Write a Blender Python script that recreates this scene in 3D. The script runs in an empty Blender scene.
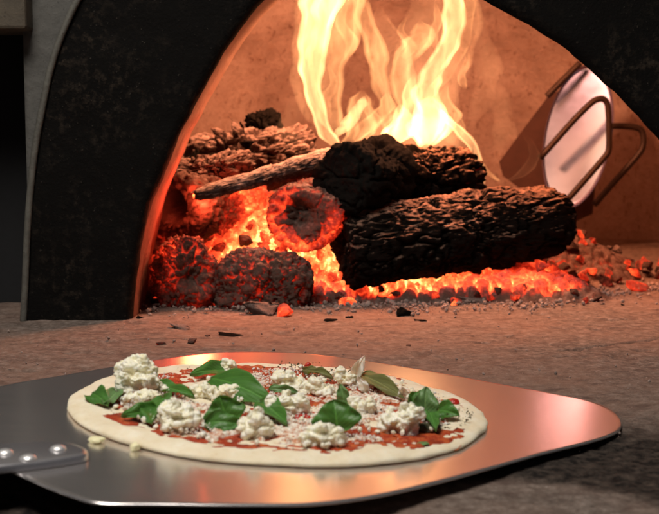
import bpy, bmesh, math, random
import numpy as np
from mathutils import Vector, Matrix, Euler
R = math.radians
random.seed(7); rng = np.random.default_rng(7)
sc = bpy.context.scene

# ------------------------------------------------------------------ camera
CAMH = .24; PITCH = R(6.3); F = 1230.
cam = bpy.data.objects.new('camera', bpy.data.cameras.new('camera'))
sc.collection.objects.link(cam); sc.camera = cam
cam.location = (0, 0, CAMH); cam.rotation_euler = (R(90) - PITCH, 0, 0)
cam.data.sensor_width = 36; cam.data.lens = 36 * F / 659; cam.data.clip_start = .02; cam.data.clip_end = 50
cam.data.dof.use_dof = True; cam.data.dof.focus_distance = 1.2; cam.data.dof.aperture_fstop = 13

# ------------------------------------------------------------------ world, lamps, exposure
w = bpy.data.worlds.new('World'); sc.world = w; w.use_nodes = True
w.node_tree.nodes['Background'].inputs[0].default_value = (.75, .8, 1, 1)
w.node_tree.nodes['Background'].inputs[1].default_value = .03
sc.view_settings.view_transform = 'Standard'; sc.view_settings.look = 'None'
sc.view_settings.exposure = .2; sc.view_settings.gamma = 1
sc.cycles.use_denoising = True
sc.cycles.max_bounces = 8; sc.cycles.transparent_max_bounces = 32; sc.cycles.volume_bounces = 0
sc.cycles.sample_clamp_indirect = 6

def lamp(name, kind, loc, power, col, size, aim=None):
    l = bpy.data.lights.new(name, kind); l.energy = power; l.color = col
    o = bpy.data.objects.new(name, l); sc.collection.objects.link(o); o.location = loc
    if kind == 'AREA':
        l.size = size
    else:
        l.shadow_soft_size = size
    if aim is not None:
        o.rotation_euler = (Vector(aim) - Vector(loc)).to_track_quat('-Z', 'Y').to_euler()
    return o
# kitchen light over the cook's shoulder
lamp('kitchen_lamp', 'AREA', (-.35, .50, 1.5), 22, (1, .94, .86), .6, (-.03, .95, .02))
# light of the fire itself
FIRE = (1, .385, .19)
lamp('fire_light', 'POINT', (.14, 1.78, .565), 20, FIRE, .04)
lamp('ember_light', 'POINT', (-.165, 1.615, .135), 1.1, (1, .10, .04), .02)
lamp('fire_light', 'POINT', (-.02, 1.76, .56), 13, FIRE, .04)

# ------------------------------------------------------------------ picture measurements -> points in the place
CP, SP = math.cos(PITCH), math.sin(PITCH)
def ray(px, py):
    u = -(py - 257) / F
    return Vector(((px - 329.5) / F, CP + u * SP, -SP + u * CP))
def at_z(px, py, z=0.):
    d = ray(px, py); t = (z - CAMH) / d.z; return Vector((0, 0, CAMH)) + d * t
def at_y(px, py, Y):
    d = ray(px, py); return Vector((0, 0, CAMH)) + d * (Y / d.y)
TA = -.05; TX = .236                      # the peel rests on its right tip and rises to the left
def at_peel(px, py, h=0.):                # point at height h over the peel's sheet
    d = ray(px, py); z0 = .0035 + h
    t = (z0 - TA * TX - CAMH) / (d.z - TA * d.x); return Vector((0, 0, CAMH)) + d * t
def peel_z(x): return .0035 + TA * (x - TX)
TOP = .0060                               # top of the dough over the sheet

# ------------------------------------------------------------------ numpy noise
def _h(i, j, k, s):
    n = (i.astype(np.int64) * 374761393 + j.astype(np.int64) * 668265263 + k.astype(np.int64) * 2147483647 + s * 974711) & 0xffffffff
    n = ((n ^ (n >> 13)) * 1274126177) & 0xffffffff
    n = ((n ^ (n >> 16)) * 2246822519) & 0xffffffff
    return ((n ^ (n >> 15)) & 0xffffff) / float(0xffffff)
def vnoise(p, s=0):
    f = np.floor(p); t = p - f; t = t * t * (3 - 2 * t); i, j, k = f[:, 0], f[:, 1], f[:, 2]
    r = 0
    for a in (0, 1):
        for b in (0, 1):
            for c in (0, 1):
                r = r + _h(i + a, j + b, k + c, s) * (t[:, 0] if a else 1 - t[:, 0]) * (t[:, 1] if b else 1 - t[:, 1]) * (t[:, 2] if c else 1 - t[:, 2])
    return r * 2 - 1
def fbm(p, o=4, s=0):
    r = 0; a = 1.; n = 0
    for q in range(o):
        r = r + a * vnoise(p * 2 ** q + q * 17.3, s + q); n += a; a *= .5
    return r / n
def voro(p, s=0):
    f = np.floor(p); F1 = np.full(len(p), 9.); F2 = F1.copy()
    for a in (-1, 0, 1):
        for b in (-1, 0, 1):
            for c in (-1, 0, 1):
                q = f + (a, b, c)
                d = np.sqrt(sum((q[:, m] + _h(q[:, 0], q[:, 1], q[:, 2], s + 31 * m) - p[:, m]) ** 2 for m in range(3)))
                F2 = np.minimum(F2, np.maximum(F1, d)); F1 = np.minimum(F1, d)
    return F1, F2
def sst(a, b, x):
    t = np.clip((x - a) / (b - a), 0, 1); return t * t * (3 - 2 * t)

# ------------------------------------------------------------------ material helper
class M:
    def __init__(s, name):
        s.m = bpy.data.materials.new(name); s.m.use_nodes = True; s.t = s.m.node_tree; s.n = s.t.nodes; s.l = s.t.links
        s.b = s.n['Principled BSDF']; s.out = s.n['Material Output']
        s.co = s.n.new('ShaderNodeTexCoord')
    def link(s, a, b): s.l.new(a, b)
    def set(s, k, v):
        i = s.b.inputs[k]
        if hasattr(v, 'links'): s.link(v, i)
        elif isinstance(v, (tuple, list)): i.default_value = (*v, 1) if len(i.default_value) == 4 else v
        else: i.default_value = v
        return s
    def map(s, scale=(1, 1, 1), src='Object', rot=(0, 0, 0)):
        m = s.n.new('ShaderNodeMapping'); m.inputs['Scale'].default_value = scale; m.inputs['Rotation'].default_value = rot
        s.link(s.co.outputs[src], m.inputs[0]); return m.outputs[0]
    def noise(s, scale, detail=5, rough=.6, vec=None, dist=0.):
        n = s.n.new('ShaderNodeTexNoise'); n.inputs['Scale'].default_value = scale; n.inputs['Detail'].default_value = detail
        n.inputs['Roughness'].default_value = rough; n.inputs['Distortion'].default_value = dist
        s.link(vec if vec else s.co.outputs['Object'], n.inputs['Vector']); return n.outputs['Fac']
    def voro(s, scale, feat='DISTANCE_TO_EDGE', vec=None):
        n = s.n.new('ShaderNodeTexVoronoi'); n.feature = feat; n.inputs['Scale'].default_value = scale
        s.link(vec if vec else s.co.outputs['Object'], n.inputs['Vector']); return n.outputs['Distance']
    def ramp(s, fac, stops):
        n = s.n.new('ShaderNodeValToRGB'); e = n.color_ramp.elements
        e[0].position = stops[0][0]; e[1].position = stops[-1][0]
        for p, c in stops[1:-1]: e.new(p)
        for q, (p, c) in enumerate(stops):
            e[q].color = (*c, 1) if isinstance(c, tuple) else (c, c, c, 1)
        s.link(fac, n.inputs[0]); return n.outputs[0]
    def mix(s, fac, a, b, mode='MIX'):
        n = s.n.new('ShaderNodeMix'); n.data_type = 'RGBA'; n.blend_type = mode
        for i, v in ((0, fac), (6, a), (7, b)):
            if hasattr(v, 'links'): s.link(v, n.inputs[i])
            else: n.inputs[i].default_value = (*v, 1) if isinstance(v, tuple) else v
        return n.outputs[2]
    def math(s, op, a, b=0., c=False):
        n = s.n.new('ShaderNodeMath'); n.operation = op; n.use_clamp = c
        for i, v in ((0, a), (1, b)):
            if hasattr(v, 'links'): s.link(v, n.inputs[i])
            else: n.inputs[i].default_value = v
        return n.outputs[0]
    def attr(s, name):
        n = s.n.new('ShaderNodeAttribute'); n.attribute_name = name; return n.outputs['Fac']
    def rand(s): return s.n.new('ShaderNodeObjectInfo').outputs['Random']
    def sep(s, v):
        n = s.n.new('ShaderNodeSeparateXYZ'); s.link(v, n.inputs[0]); return n.outputs
    def nz(s): return s.sep(s.n.new('ShaderNodeNewGeometry').outputs['Normal'])[2]
    def pointy(s): return s.n.new('ShaderNodeNewGeometry').outputs['Pointiness']
    def bump(s, h, strength=.5, dist=.002):
        n = s.n.new('ShaderNodeBump'); n.inputs['Strength'].default_value = strength; n.inputs['Distance'].default_value = dist
        s.link(h, n.inputs['Height']); s.link(n.outputs[0], s.b.inputs['Normal']); return s

def stone():
    m = M('oven_stone'); P = m.co.outputs['Object']
    big = m.noise(5, 4, .6); fine = m.noise(90, 6, .75); grit = m.noise(420, 3, .7)
    c = m.ramp(fine, [(.3, (.06, .045, .037)), (.5, (.15, .117, .098)), (.72, (.30, .245, .21))])
    c = m.mix(m.ramp(big, [(.35, 0.), (.65, .55)]), c, (.24, .14, .10), 'MIX')
    c = m.mix(m.ramp(grit, [(.62, 0.), (.70, .8)]), c, (.10, .07, .055))
    c = m.mix(m.ramp(m.noise(22, 6, .75, m.map((1, 1.8, 1))), [(.52, 0.), (.66, .75)]), c, (.085, .055, .045))
    c = m.mix(m.ramp(m.noise(240, 2, .5), [(.70, 0.), (.74, .5)]), c, (.45, .38, .33))
    c = m.mix(m.attr('dark_tone'), c, m.mix(m.ramp(fine, [(.42, 0.), (.75, 1.)]), (.010, .008, .007), (.10, .075, .06)))
    m.set('Base Color', c).set('Roughness', .92).set('Specular IOR Level', .15)
    m.bump(m.math('ADD', m.math('MULTIPLY', fine, 1.), m.math('MULTIPLY', grit, .4)), .9, .003); return m.m
def dome_mat():
    m = M('dome_plaster'); a = m.noise(7, 5, .65); f = m.noise(60, 6, .7); g = m.noise(190, 3, .7)
    c = m.ramp(a, [(.3, (.22, .155, .125)), (.5, (.33, .245, .205)), (.7, (.42, .33, .28))])
    c = m.mix(m.ramp(f, [(.50, 0.), (.66, .5)]), c, (.23, .14, .10))
    c = m.mix(m.ramp(m.noise(110, 4, .8, m.map((1, 1, .4))), [(.58, 0.), (.66, .9)]), c, (.14, .075, .05))
    m.set('Base Color', c).set('Roughness', .9).set('Specular IOR Level', .2)
    m.bump(m.math('ADD', f, m.math('MULTIPLY', g, .5)), .8, .006); return m.m
def jamb_mat():
    m = M('jamb_painted_glow'); z = m.sep(m.co.outputs['Object'])[2]; f = m.noise(50, 5, .7)
    k = m.ramp(m.math('ADD', z, m.math('MULTIPLY', m.math('SUBTRACT', f, .5), .10)), [(.16, 1.), (.27, 0.)])  # lower jamb coloured darker and redder, imitating its dim red ember glow
    m.set('Base Color', m.mix(k, m.mix(f, (.26, .16, .12), (.48, .33, .25)), m.mix(f, (.07, .035, .028), (.22, .10, .075)))).set('Roughness', .95).set('Specular IOR Level', .1).bump(f, .8, .005); return m.m
def soot_mat():
    m = M('sooty_iron'); f = m.noise(70, 6, .75); g = m.noise(260, 3, .7); a = m.noise(9, 3, .6)
    k = m.math('MULTIPLY', m.ramp(f, [(.5, 0.), (.68, 1.)]), m.ramp(a, [(.42, 0.), (.66, 1.)]))
    c = m.mix(k, (.0045, .004, .0036), (.04, .03, .022))
    c = m.mix(m.ramp(g, [(.66, 0.), (.72, .5)]), c, (.10, .085, .07))
    m.set('Base Color', c).set('Roughness', .85).set('Specular IOR Level', .08).bump(m.math('ADD', f, g), .6, .002); return m.m
def plaster_mat(name, ca, cb, rough=.9, sc_=80):
    m = M(name); f = m.noise(sc_, 6, .7); g = m.noise(sc_ * 4, 3, .7)
    c = m.ramp(f, [(.3, ca), (.7, cb)]); c = m.mix(m.ramp(g, [(.6, 0.), (.68, .6)]), c, tuple(x * .35 for x in ca))
    m.set('Base Color', c).set('Roughness', rough).bump(f, .5, .003); return m.m
def glow(m, heat, gain=1.):
    """embers: hotter is brighter and more yellow"""
    c = m.ramp(heat, [(.0, (0, 0, 0)), (.22, (0, 0, 0)), (.4, (.16, .004, .001)), (.58, (.70, .022, .007)), (.75, (1, .075, .018)), (.9, (1, .20, .045)), (1., (1, .48, .14))])
    s = m.math('MULTIPLY', m.math('POWER', heat, 2.6), 2.6 * gain)
    m.set('Emission Color', c).set('Emission Strength', s)
def char_mat(name, dark, ash, lo, hi, gain=1., up=.5, bs=170):
    m = M(name); f = m.noise(bs, 6, .7); g = m.noise(45, 4, .65); k = m.noise(520, 3, .7)
    up_ = m.math('MULTIPLY', m.math('MAXIMUM', m.nz(), 0.), up)
    am = m.math('ADD', m.math('ADD', m.math('MULTIPLY', g, .7), m.math('MULTIPLY', f, .5)), up_)
    am = m.ramp(m.math('SUBTRACT', am, .35), [(lo, 0.), (hi, 1.)])
    am = m.math('MULTIPLY', am, m.math('SUBTRACT', 1., m.math('MULTIPLY', m.attr('crack'), .85), True))
    c = m.mix(am, m.mix(k, dark, tuple(x * 2.6 for x in dark)), m.mix(f, tuple(x * .55 for x in ash), ash))
    m.set('Base Color', c).set('Roughness', 1.).set('Specular IOR Level', .05)
    h = m.math('ADD', m.attr('ember_heat'), m.math('MULTIPLY', m.math('SUBTRACT', f, .5), .45))
    h = m.math('SUBTRACT', h, m.math('MULTIPLY', m.math('SUBTRACT', g, .5), .5), True)
    glow(m, h, gain)
    m.bump(m.math('ADD', f, m.math('MULTIPLY', k, .5)), .7, .003); return m.m
def steel(name, col, rough, scratch=(500, 4, 4), rot=0, metal=1.):
    m = M(name); v = m.map(scratch, rot=(0, 0, rot)); s = m.noise(1., 4, .6, v); b = m.noise(14, 4, .6)
    m.set('Base Color', m.mix(s, tuple(x * .86 for x in col), col)).set('Metallic', metal)
    r = m.math('ADD', rough - .04, m.math('MULTIPLY', m.math('ADD', s, m.math('MULTIPLY', b, .8)), .055))
    m.set('Roughness', r).bump(s, .05, .0004); return m.m
def plain(name, col, rough=.5, metal=0., var=.3, sc_=120, bump=.3, sss=0.):
    m = M(name); f = m.noise(sc_, 5, .65)
    m.set('Base Color', m.mix(f, tuple(x * (1 - var) for x in col), tuple(min(1, x * (1 + var)) for x in col)))
    m.set('Roughness', rough).set('Metallic', metal)
    if sss: m.set('Subsurface Weight', sss).set('Subsurface Radius', (.006, .004, .002)).set('Subsurface Scale', 1.)
    m.bump(f, bump, .001); return m.m
def leaf_mat(name, c1, c2, trans=.15):
    m = M(name); uv = m.sep(m.co.outputs['UV'])
    v = m.math('ABSOLUTE', m.math('SUBTRACT', uv[1], .5)); u = uv[0]
    mid = m.math('LESS_THAN', v, .018)
    wv = m.math('SINE', m.math('MULTIPLY', m.math('SUBTRACT', u, m.math('MULTIPLY', v, .9)), 44.))
    vein = m.math('GREATER_THAN', wv, .965)
    n = m.noise(90, 4, .6)
    c = m.mix(n, c1, c2); c = m.mix(m.math('MULTIPLY', m.math('MAXIMUM', mid, m.math('MULTIPLY', vein, .5)), .4), c, tuple(min(1, x * 2.2) for x in c2))
    m.set('Base Color', c).set('Roughness', .48).set('Specular IOR Level', .4)
    m.set('Transmission Weight', 0.).set('Subsurface Weight', trans).set('Subsurface Radius', (.002, .004, .001)).set('Subsurface Scale', 1.)
    m.bump(m.math('ADD', m.math('MULTIPLY', wv, -.25), n), .3, .0006); return m.m
def dough_mat():
    m = M('raw_dough'); f = m.noise(60, 5, .6); g = m.noise(330, 4, .7); v = m.voro(150, 'F1')
    c = m.ramp(f, [(.3, (.74, .62, .42)), (.6, (.82, .73, .55)), (.8, (.86, .80, .66))])
    c = m.mix(m.ramp(g, [(.58, 0.), (.72, .45)]), c, (.60, .43, .23))
    m.set('Base Color', c).set('Roughness', .75).set('Subsurface Weight', .25).set('Subsurface Radius', (.006, .004, .0025)).set('Subsurface Scale', 1.)
    m.bump(m.math('ADD', f, m.math('MULTIPLY', g, .5)), .6, .0015); return m.m
def sauce_mat():
    m = M('tomato_sauce'); f = m.noise(110, 5, .65); g = m.noise(400, 3, .7)
    c = m.ramp(f, [(.3, (.17, .016, .006)), (.5, (.38, .042, .012)), (.7, (.58, .14, .035))])
    c = m.mix(m.ramp(g, [(.62, 0.), (.70, .7)]), c, (.75, .42, .18))
    m.set('Base Color', c).set('Roughness', .5).set('Specular IOR Level', .3).bump(m.math('ADD', f, g), .9, .0015); return m.m
def grated_layer():
    m = M('grated_cheese_in_sauce'); f = m.noise(260, 4, .7); g = m.noise(60, 3, .6); k = m.noise(700, 2, .6)
    c = m.mix(m.ramp(f, [(.40, 0.), (.56, 1.)]), m.mix(g, (.42, .10, .04), (.62, .28, .12)), m.mix(k, (.80, .72, .58), (.90, .87, .78)))
    m.set('Base Color', c).set('Roughness', .7).set('Subsurface Weight', .15).set('Subsurface Radius', (.003, .002, .001)).set('Subsurface Scale', 1.)
    m.bump(m.math('ADD', f, k), .8, .0012); return m.m
def curd_mat():
    m = M('fresh_mozzarella'); f = m.noise(140, 5, .65); g = m.noise(500, 3, .7)
    c = m.ramp(f, [(.3, (.84, .76, .48)), (.5, (.90, .86, .68)), (.7, (.93, .91, .82))])
    m.set('Base Color', c).set('Roughness', .45).set('Subsurface Weight', .3).set('Subsurface Radius', (.006, .005, .003)).set('Subsurface Scale', 1.)
    m.bump(m.math('ADD', f, g), .6, .0012); return m.m

MAT = dict(stone=stone(), dome=dome_mat(), dark_tone=soot_mat(),
    plaster=plaster_mat('grey_plaster', (.07, .067, .06), (.115, .11, .10)),
    rim=plaster_mat('worn_rim', (.07, .066, .056), (.13, .125, .105), .6),
    lintel=plaster_mat('old_beam', (.05, .04, .028), (.10, .078, .052), .8, 40),
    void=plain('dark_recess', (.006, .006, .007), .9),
    bark=char_mat('charred_bark', (.004, .0028, .0022), (.40, .23, .16), .48, .76, .9, .42),  # brown on tops and ridges is ash plus firelight painted into the colour
    black=char_mat('black_charcoal', (.004, .0035, .003), (.07, .045, .035), .55, 1., .9, .2),
    coal=char_mat('glowing_charcoal', (.045, .028, .022), (.36, .24, .21), .48, .85, 1.1, .35),
    stick=char_mat('ashy_stick', (.05, .035, .03), (.62, .50, .44), .25, .60, 1., .4),
    ash=char_mat('ash_crust', (.035, .022, .018), (.42, .31, .27), .34, .72, 1., .4),
    peel=steel('brushed_steel', (.94, .89, .87), .22, scratch=(3, 260, 260), rot=R(20), metal=.92),
    bracket=steel('bracket_steel', (.62, .60, .62), .25, scratch=(6, 200, 200), metal=.85),
    mirror=steel('polished_steel', (.50, .56, 1.), .13, scratch=(20, 60, 60)),
    rust=plain('rusty_bar', (.032, .018, .012), .55, .6, .5, 90, .6),
    iron=plain('dark_iron', (.055, .022, .014), .7, .3, .5, 40, .6),
    rivet=plain('rivet_steel', (.85, .84, .83), .38, .75, .05),
    dough=dough_mat(), sauce=sauce_mat(), curd=curd_mat(),
    grated=plain('grated_cheese', (.86, .80, .70), .6, 0, .12, 400, .4, .3),
    leaf=leaf_mat('basil_green', (.030, .10, .014), (.075, .205, .035)),
    leafpale=leaf_mat('basil_pale', (.07, .17, .05), (.16, .27, .10)),
    leafbrown=leaf_mat('wilted_leaf', (.07, .085, .022), (.20, .19, .07)),
    onion=plain('onion', (.78, .70, .52), .3, 0, .12, 90, .2, .5),
    tomato=plain('tomato_piece', (.42, .02, .012), .25, 0, .4, 150, .5),
    olive=plain('herb', (.06, .055, .02), .6, 0, .5, 200, .5),
    crumb=plain('burnt_crumb', (.02, .015, .012), .8, 0, .5, 200, .5),
    shred=plain('cheese_shred', (.85, .78, .48), .45, 0, .1, 100, .2, .3))

# ------------------------------------------------------------------ object helpers
def tag(o, label=None, cat=None, group=None, kind=None):
    if label: o['label'] = label
    if cat: o['category'] = cat
    if group: o['group'] = group
    if kind: o['kind'] = kind
    return o
def mk(name, verts, faces, mat, parent=None, origin=None, smooth=True, attrs=None, uv=None):
    V = np.asarray([tuple(v) for v in verts] if not isinstance(verts, np.ndarray) else verts, float)
    base = parent.location if parent is not None else origin
    if base is None: base = Vector((float(V[:, 0].mean()), float(V[:, 1].mean()), float(V[:, 2].min())))
    V = V - np.array(tuple(base))
    me = bpy.data.meshes.new(name); me.from_pydata(V.tolist(), [], [tuple(f) for f in faces]); me.update()
    me.materials.append(mat)
    if smooth: me.polygons.foreach_set('use_smooth', [True] * len(me.polygons))
    for k, a in (attrs or {}).items():
        at = me.attributes.new(k, 'FLOAT', 'POINT'); at.data.foreach_set('value', np.asarray(a, np.float32))
    if uv is not None:
        l = me.uv_layers.new(name='UVMap'); idx = np.empty(len(me.loops), int); me.loops.foreach_get('vertex_index', idx)
        l.data.foreach_set('uv', np.asarray(uv, np.float32)[idx].ravel())
    o = bpy.data.objects.new(name, me); sc.collection.objects.link(o)
    if parent is not None: o.parent = parent
    else: o.location = base
    return o
def empty(name, loc, *t, **k):
    o = bpy.data.objects.new(name, None); sc.collection.objects.link(o); o.location = loc; o.empty_display_size = .02
    return tag(o, *t, **k)
def cr(pts, n):
    """smooth curve through points (any number of columns)"""
    P = np.array([tuple(p) for p in pts], float); P = np.vstack([2 * P[0] - P[1], P, 2 * P[-1] - P[-2]])
    out = []
    for t in np.linspace(0, len(pts) - 1, n):
        i = min(int(t), len(pts) - 2); u = t - i; a, b, c, d = P[i:i + 4]
        out.append(.5 * ((2 * b) + (-a + c) * u + (2 * a - 5 * b + 4 * c - d) * u * u + (-a + 3 * b - 3 * c + d) * u ** 3))
    return np.array(out)
def grid_faces(nu, nv, wrap=False, off=0):
    f = []
    for i in range(nu - 1):
        for j in range(nv if wrap else nv - 1):
            j2 = (j + 1) % nv; f.append((off + i * nv + j, off + i * nv + j2, off + (i + 1) * nv + j2, off + (i + 1) * nv + j))
    return f
def tube(path, rad, seg=12, flat=1., n=None):
    P = [Vector(p) for p in path]; V = []; F_ = []
    up = Vector((0, 1, 0)); last = None
    for i, p in enumerate(P):
        t = (P[min(i + 1, len(P) - 1)] - P[max(i - 1, 0)]).normalized()
        a = t.cross(up) if last is None else last - t * last.dot(t)
        a.normalize(); last = a; b = t.cross(a)
        r = rad[i] if hasattr(rad, '__len__') else rad
        for k in range(seg):
            th = 2 * math.pi * k / seg; V.append(p + a * math.cos(th) * r + b * math.sin(th) * r * flat)
    F_ = grid_faces(len(P), seg, True)
    F_.append(tuple(range(seg))[::-1]); F_.append(tuple((len(P) - 1) * seg + k for k in range(seg)))
    return V, F_
_ico = {}
def ico(n):
    if n not in _ico:
        bm = bmesh.new(); bmesh.ops.create_icosphere(bm, subdivisions=n, radius=1)
        _ico[n] = (np.array([v.co[:] for v in bm.verts]), [tuple(v.index for v in f.verts) for f in bm.faces]); bm.free()
    V, F_ = _ico[n]; return V.copy(), F_
def box_vf(x0, x1, y0, y1, z0, z1):
    V = [(x, y, z) for x in (x0, x1) for y in (y0, y1) for z in (z0, z1)]
    return V, [(0, 1, 3, 2), (4, 6, 7, 5), (0, 4, 5, 1), (2, 3, 7, 6), (0, 2, 6, 4), (1, 5, 7, 3)]
def prism(outline, thick_dir):
    """closed outline (world points) given a thickness along thick_dir"""
    n = len(outline); V = [Vector(p) for p in outline] + [Vector(p) + Vector(thick_dir) for p in outline]
    F_ = [tuple(range(n)), tuple(range(2 * n - 1, n - 1, -1))] + [(i, n + i, n + (i + 1) % n, (i + 1) % n) for i in range(n)]
    return V, F_

# ------------------------------------------------------------------ oven floor
xs = np.concatenate([np.linspace(-2.5, -.62, 14)[:-1], np.arange(-.62, .9, .0042), np.linspace(.9, 2.8, 14)[1:]])
ys = np.concatenate([np.linspace(-1., .62, 10)[:-1], np.arange(.62, 1.75, .0036), np.arange(1.75, 2.75, .008), np.linspace(2.75, 4, 6)[1:]])
X, Y = np.meshgrid(xs, ys, indexing='ij'); X = X.ravel(); Y = Y.ravel(); Pn = np.c_[X, Y, X * 0]
Z = .0022 * fbm(Pn * 9, 3, 1) + .0008 * fbm(Pn * (38, 38, 1), 3, 5) + .0012 * fbm(Pn * 120, 2, 9)
pit = sst(.35, .62, fbm(Pn * (30, 46, 1) + 5, 4, 21)); Z -= .003 * pit
def joint(px0, py0, px1, py1, width=.0025):
    a, b = at_z(px0, py0), at_z(px1, py1); d = np.array([b.x - a.x, b.y - a.y]); L = np.linalg.norm(d); d /= L
    rx, ry = X - a.x, Y - a.y; s = rx * d[0] + ry * d[1]; n = np.abs(-rx * d[1] + ry * d[0] + .0018 * fbm(Pn * 30, 2, 3))
    return np.exp(-(n / width) ** 2) * (s > -.02) * (s < L + .02)
J = joint(575, 349, 700, 334) + joint(-20, 386, 110, 380) + .7 * joint(575, 349, 520, 338) + .5 * joint(-10, 345, 330, 333, .002)
Z -= .004 * np.clip(J, 0, 1)
far = (Y > 2.75) | (Y < .62) | (X < -.62) | (X > .9); Z[far] = np.minimum(Z[far], 0)
Z = np.minimum(Z, .0028)
# darker front stones, joints and pits, with one lighter round patch
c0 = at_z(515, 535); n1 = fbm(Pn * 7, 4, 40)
dark_tone = sst(1.0, .90, Y + .05 * n1 - .10 * (X - .23))
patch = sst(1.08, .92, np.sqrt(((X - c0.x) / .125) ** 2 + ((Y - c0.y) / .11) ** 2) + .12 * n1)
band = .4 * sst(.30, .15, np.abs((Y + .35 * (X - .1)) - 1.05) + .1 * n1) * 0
dark_tone = np.clip(np.maximum(dark_tone * (1 - patch * .96), np.clip(J, 0, 1) * .8 + pit * .28) + band, 0, 1)
mk('floor', np.c_[X, Y, Z], grid_faces(len(xs), len(ys)), MAT['stone'], origin=Vector((0, 0, 0)), attrs=dict(dark_tone=dark_tone))['kind'] = 'structure'

# ------------------------------------------------------------------ oven: dome, arch, front wall
AY = 1.475                                 # front of the arch
inner_px = [(131, 326), (133, 290), (141, 240), (152, 200), (166, 165), (181, 130), (201, 90), (224, 50), (243, 24), (262, 0),
            (290, -26), (328, -44), (375, -46), (425, -30), (477, 0), (540, 34), (592, 75), (630, 112), (662, 147), (705, 198), (735, 250), (748, 326)]
outer_px = [(25, 328), (27, 290), (29, 240), (32, 195), (37, 150), (44, 110), (53, 68), (65, 32), (80, 0), (100, -34),
            (150, -90), (240, -140), (375, -170), (500, -165), (620, -135), (720, -90), (800, -30), (860, 40), (905, 120), (930, 200), (940, 260), (945, 328)]
NA = 160
ip = cr([at_y(a, b, AY) for a, b in inner_px], NA); op = cr([at_y(a, b, AY) for a, b in outer_px], NA)
ip[0, 2] = ip[-1, 2] = op[0, 2] = op[-1, 2] = -.004
arch = empty('oven_arch', (.1, AY, 0), 'black sooty arch framing the fire, pale worn edge on its left', 'oven arch')
NR = 24; V = []
Nn = fbm(np.c_[ip * 12], 3, 2)
for k in range(NR + 1):
    t = k / NR; V.append(ip * (1 - t) + op * t)
V = np.array(V); V[:, :, 1] += .004 * fbm(V.reshape(-1, 3) * 14, 3, 4).reshape(NR + 1, NA)
inn = ip + (.0025 * fbm(ip * 40, 3, 6))[:, None] * np.array([1, 0, .5])
rows = []
# jamb depth rows (back to front), rounded edge, face, outer side
DEP = .19; ctr = np.array([.16, 0, .1])
for dy, out in ((DEP, .006), (DEP * .8, .004), (DEP * .6, .002), (DEP * .4, .001), (DEP * .2, .0), (.02, 0.), (.008, .0012)):
    q = inn + (inn - ctr) * np.array([1, 0, 1]) * out * 2; q = q.copy()
    wgt = sst(-.12, .05, inn[:, 0])[:, None]; q = q + wgt * np.array([.055, 0, .045]) * (dy / .17) * sst(-.1, .25, inn[:, 0])[:, None] + (1 - wgt) * np.array([0, 0, 0.]); q[:, 1] = AY + dy
    q += (.003 * fbm(q * 30, 3, 8))[:, None] * np.array([1, 0, .6]); rows.append(q)
q = inn + (inn - ctr) * np.array([1, 0, 1]) * .012; q[:, 1] = AY; rows.append(q)
for k in range(2, NR + 1): rows.append(V[k])
q = op.copy(); q[:, 1] = AY + .05; rows.append(q)
# inside return, closing the body at the back
q = op.copy(); q[:, 1] = AY + DEP; rows.append(q)
rows.append(rows[0].copy())
mk('arch_body', np.array(rows[5:]).reshape(-1, 3), grid_faces(len(rows) - 5, NA), MAT['dark_tone'], arch)
mk('arch_jamb', np.array(rows[:6]).reshape(-1, 3), grid_faces(6, NA), jamb_mat(), arch)
rp = op + (op - ctr) * np.array([1, 0, 1]) * .004; rp[:, 1] = AY - .002
vv, ff = tube([tuple(p) for p in rp], .0042, 8); mk('arch_edge', vv, ff, MAT['rim'], arch)
# front wall: from the arch edge out to a rectangle
WX0 = at_y(27.5, 200, 1.49).x; WX1 = 1.9; WZ = 1.25
cen = np.array([.16, .0]); W = []
mid = op * .85 + ip * .15
for i, p in enumerate(mid):
    d = np.array([p[0] - .16, p[2] + .02]); ks = []
    if d[0] < 0: ks.append((WX0 - .16) / d[0])
    if d[0] > 0: ks.append((WX1 - .16) / d[0])
    if d[1] > 0: ks.append((WZ + .02) / d[1])
    k = max(min(ks), 1.0); W.append((.16 + d[0] * k, 1.49, max(-.004, -.02 + d[1] * k)))
W = np.array(W); mid[:, 1] = 1.49
Wb = W.copy(); Wb[:, 1] = 1.68; wr = [mid + (W - mid) * t for t in np.linspace(0, 1, 8)] + [Wb]
tag(mk('front_wall', np.array(wr).reshape(-1, 3), grid_faces(len(wr), NA), MAT['plaster']),
    'rough grey plaster wall strip left of the sooty arch', 'wall')
# recess on the far left: black sheet added for its unlit depth
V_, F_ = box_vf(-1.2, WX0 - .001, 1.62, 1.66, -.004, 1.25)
tag(mk('recess_dark_sheet', V_, F_, MAT['void'], smooth=False), 'black sheet standing for the unlit depth of the recess left of the plaster wall', 'panel')
b0 = at_y(29, 30, 1.47)
V_, F_ = box_vf(-1.0, b0.x, 1.455, 1.56, b0.z, b0.z + .22)
bm_ = mk('beam', V_, F_, MAT['lintel'], smooth=False); tag(bm_, 'dull brown beam across the top of the black recess', 'beam')
md = bm_.modifiers.new('bevel', 'BEVEL'); md.width = .004; md.segments = 2
c = at_y(33, 28, 1.468)
V_, F_ = tube([c + Vector((0, .02, 0)), c + Vector((0, -.004, 0)), c + Vector((0, -.008, 0))], [.0065, .0065, .003], 10)
tag(mk('wall_bolt', V_, F_, MAT['rust']), 'small dark bolt head at the corner of the beam', 'bolt')
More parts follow.
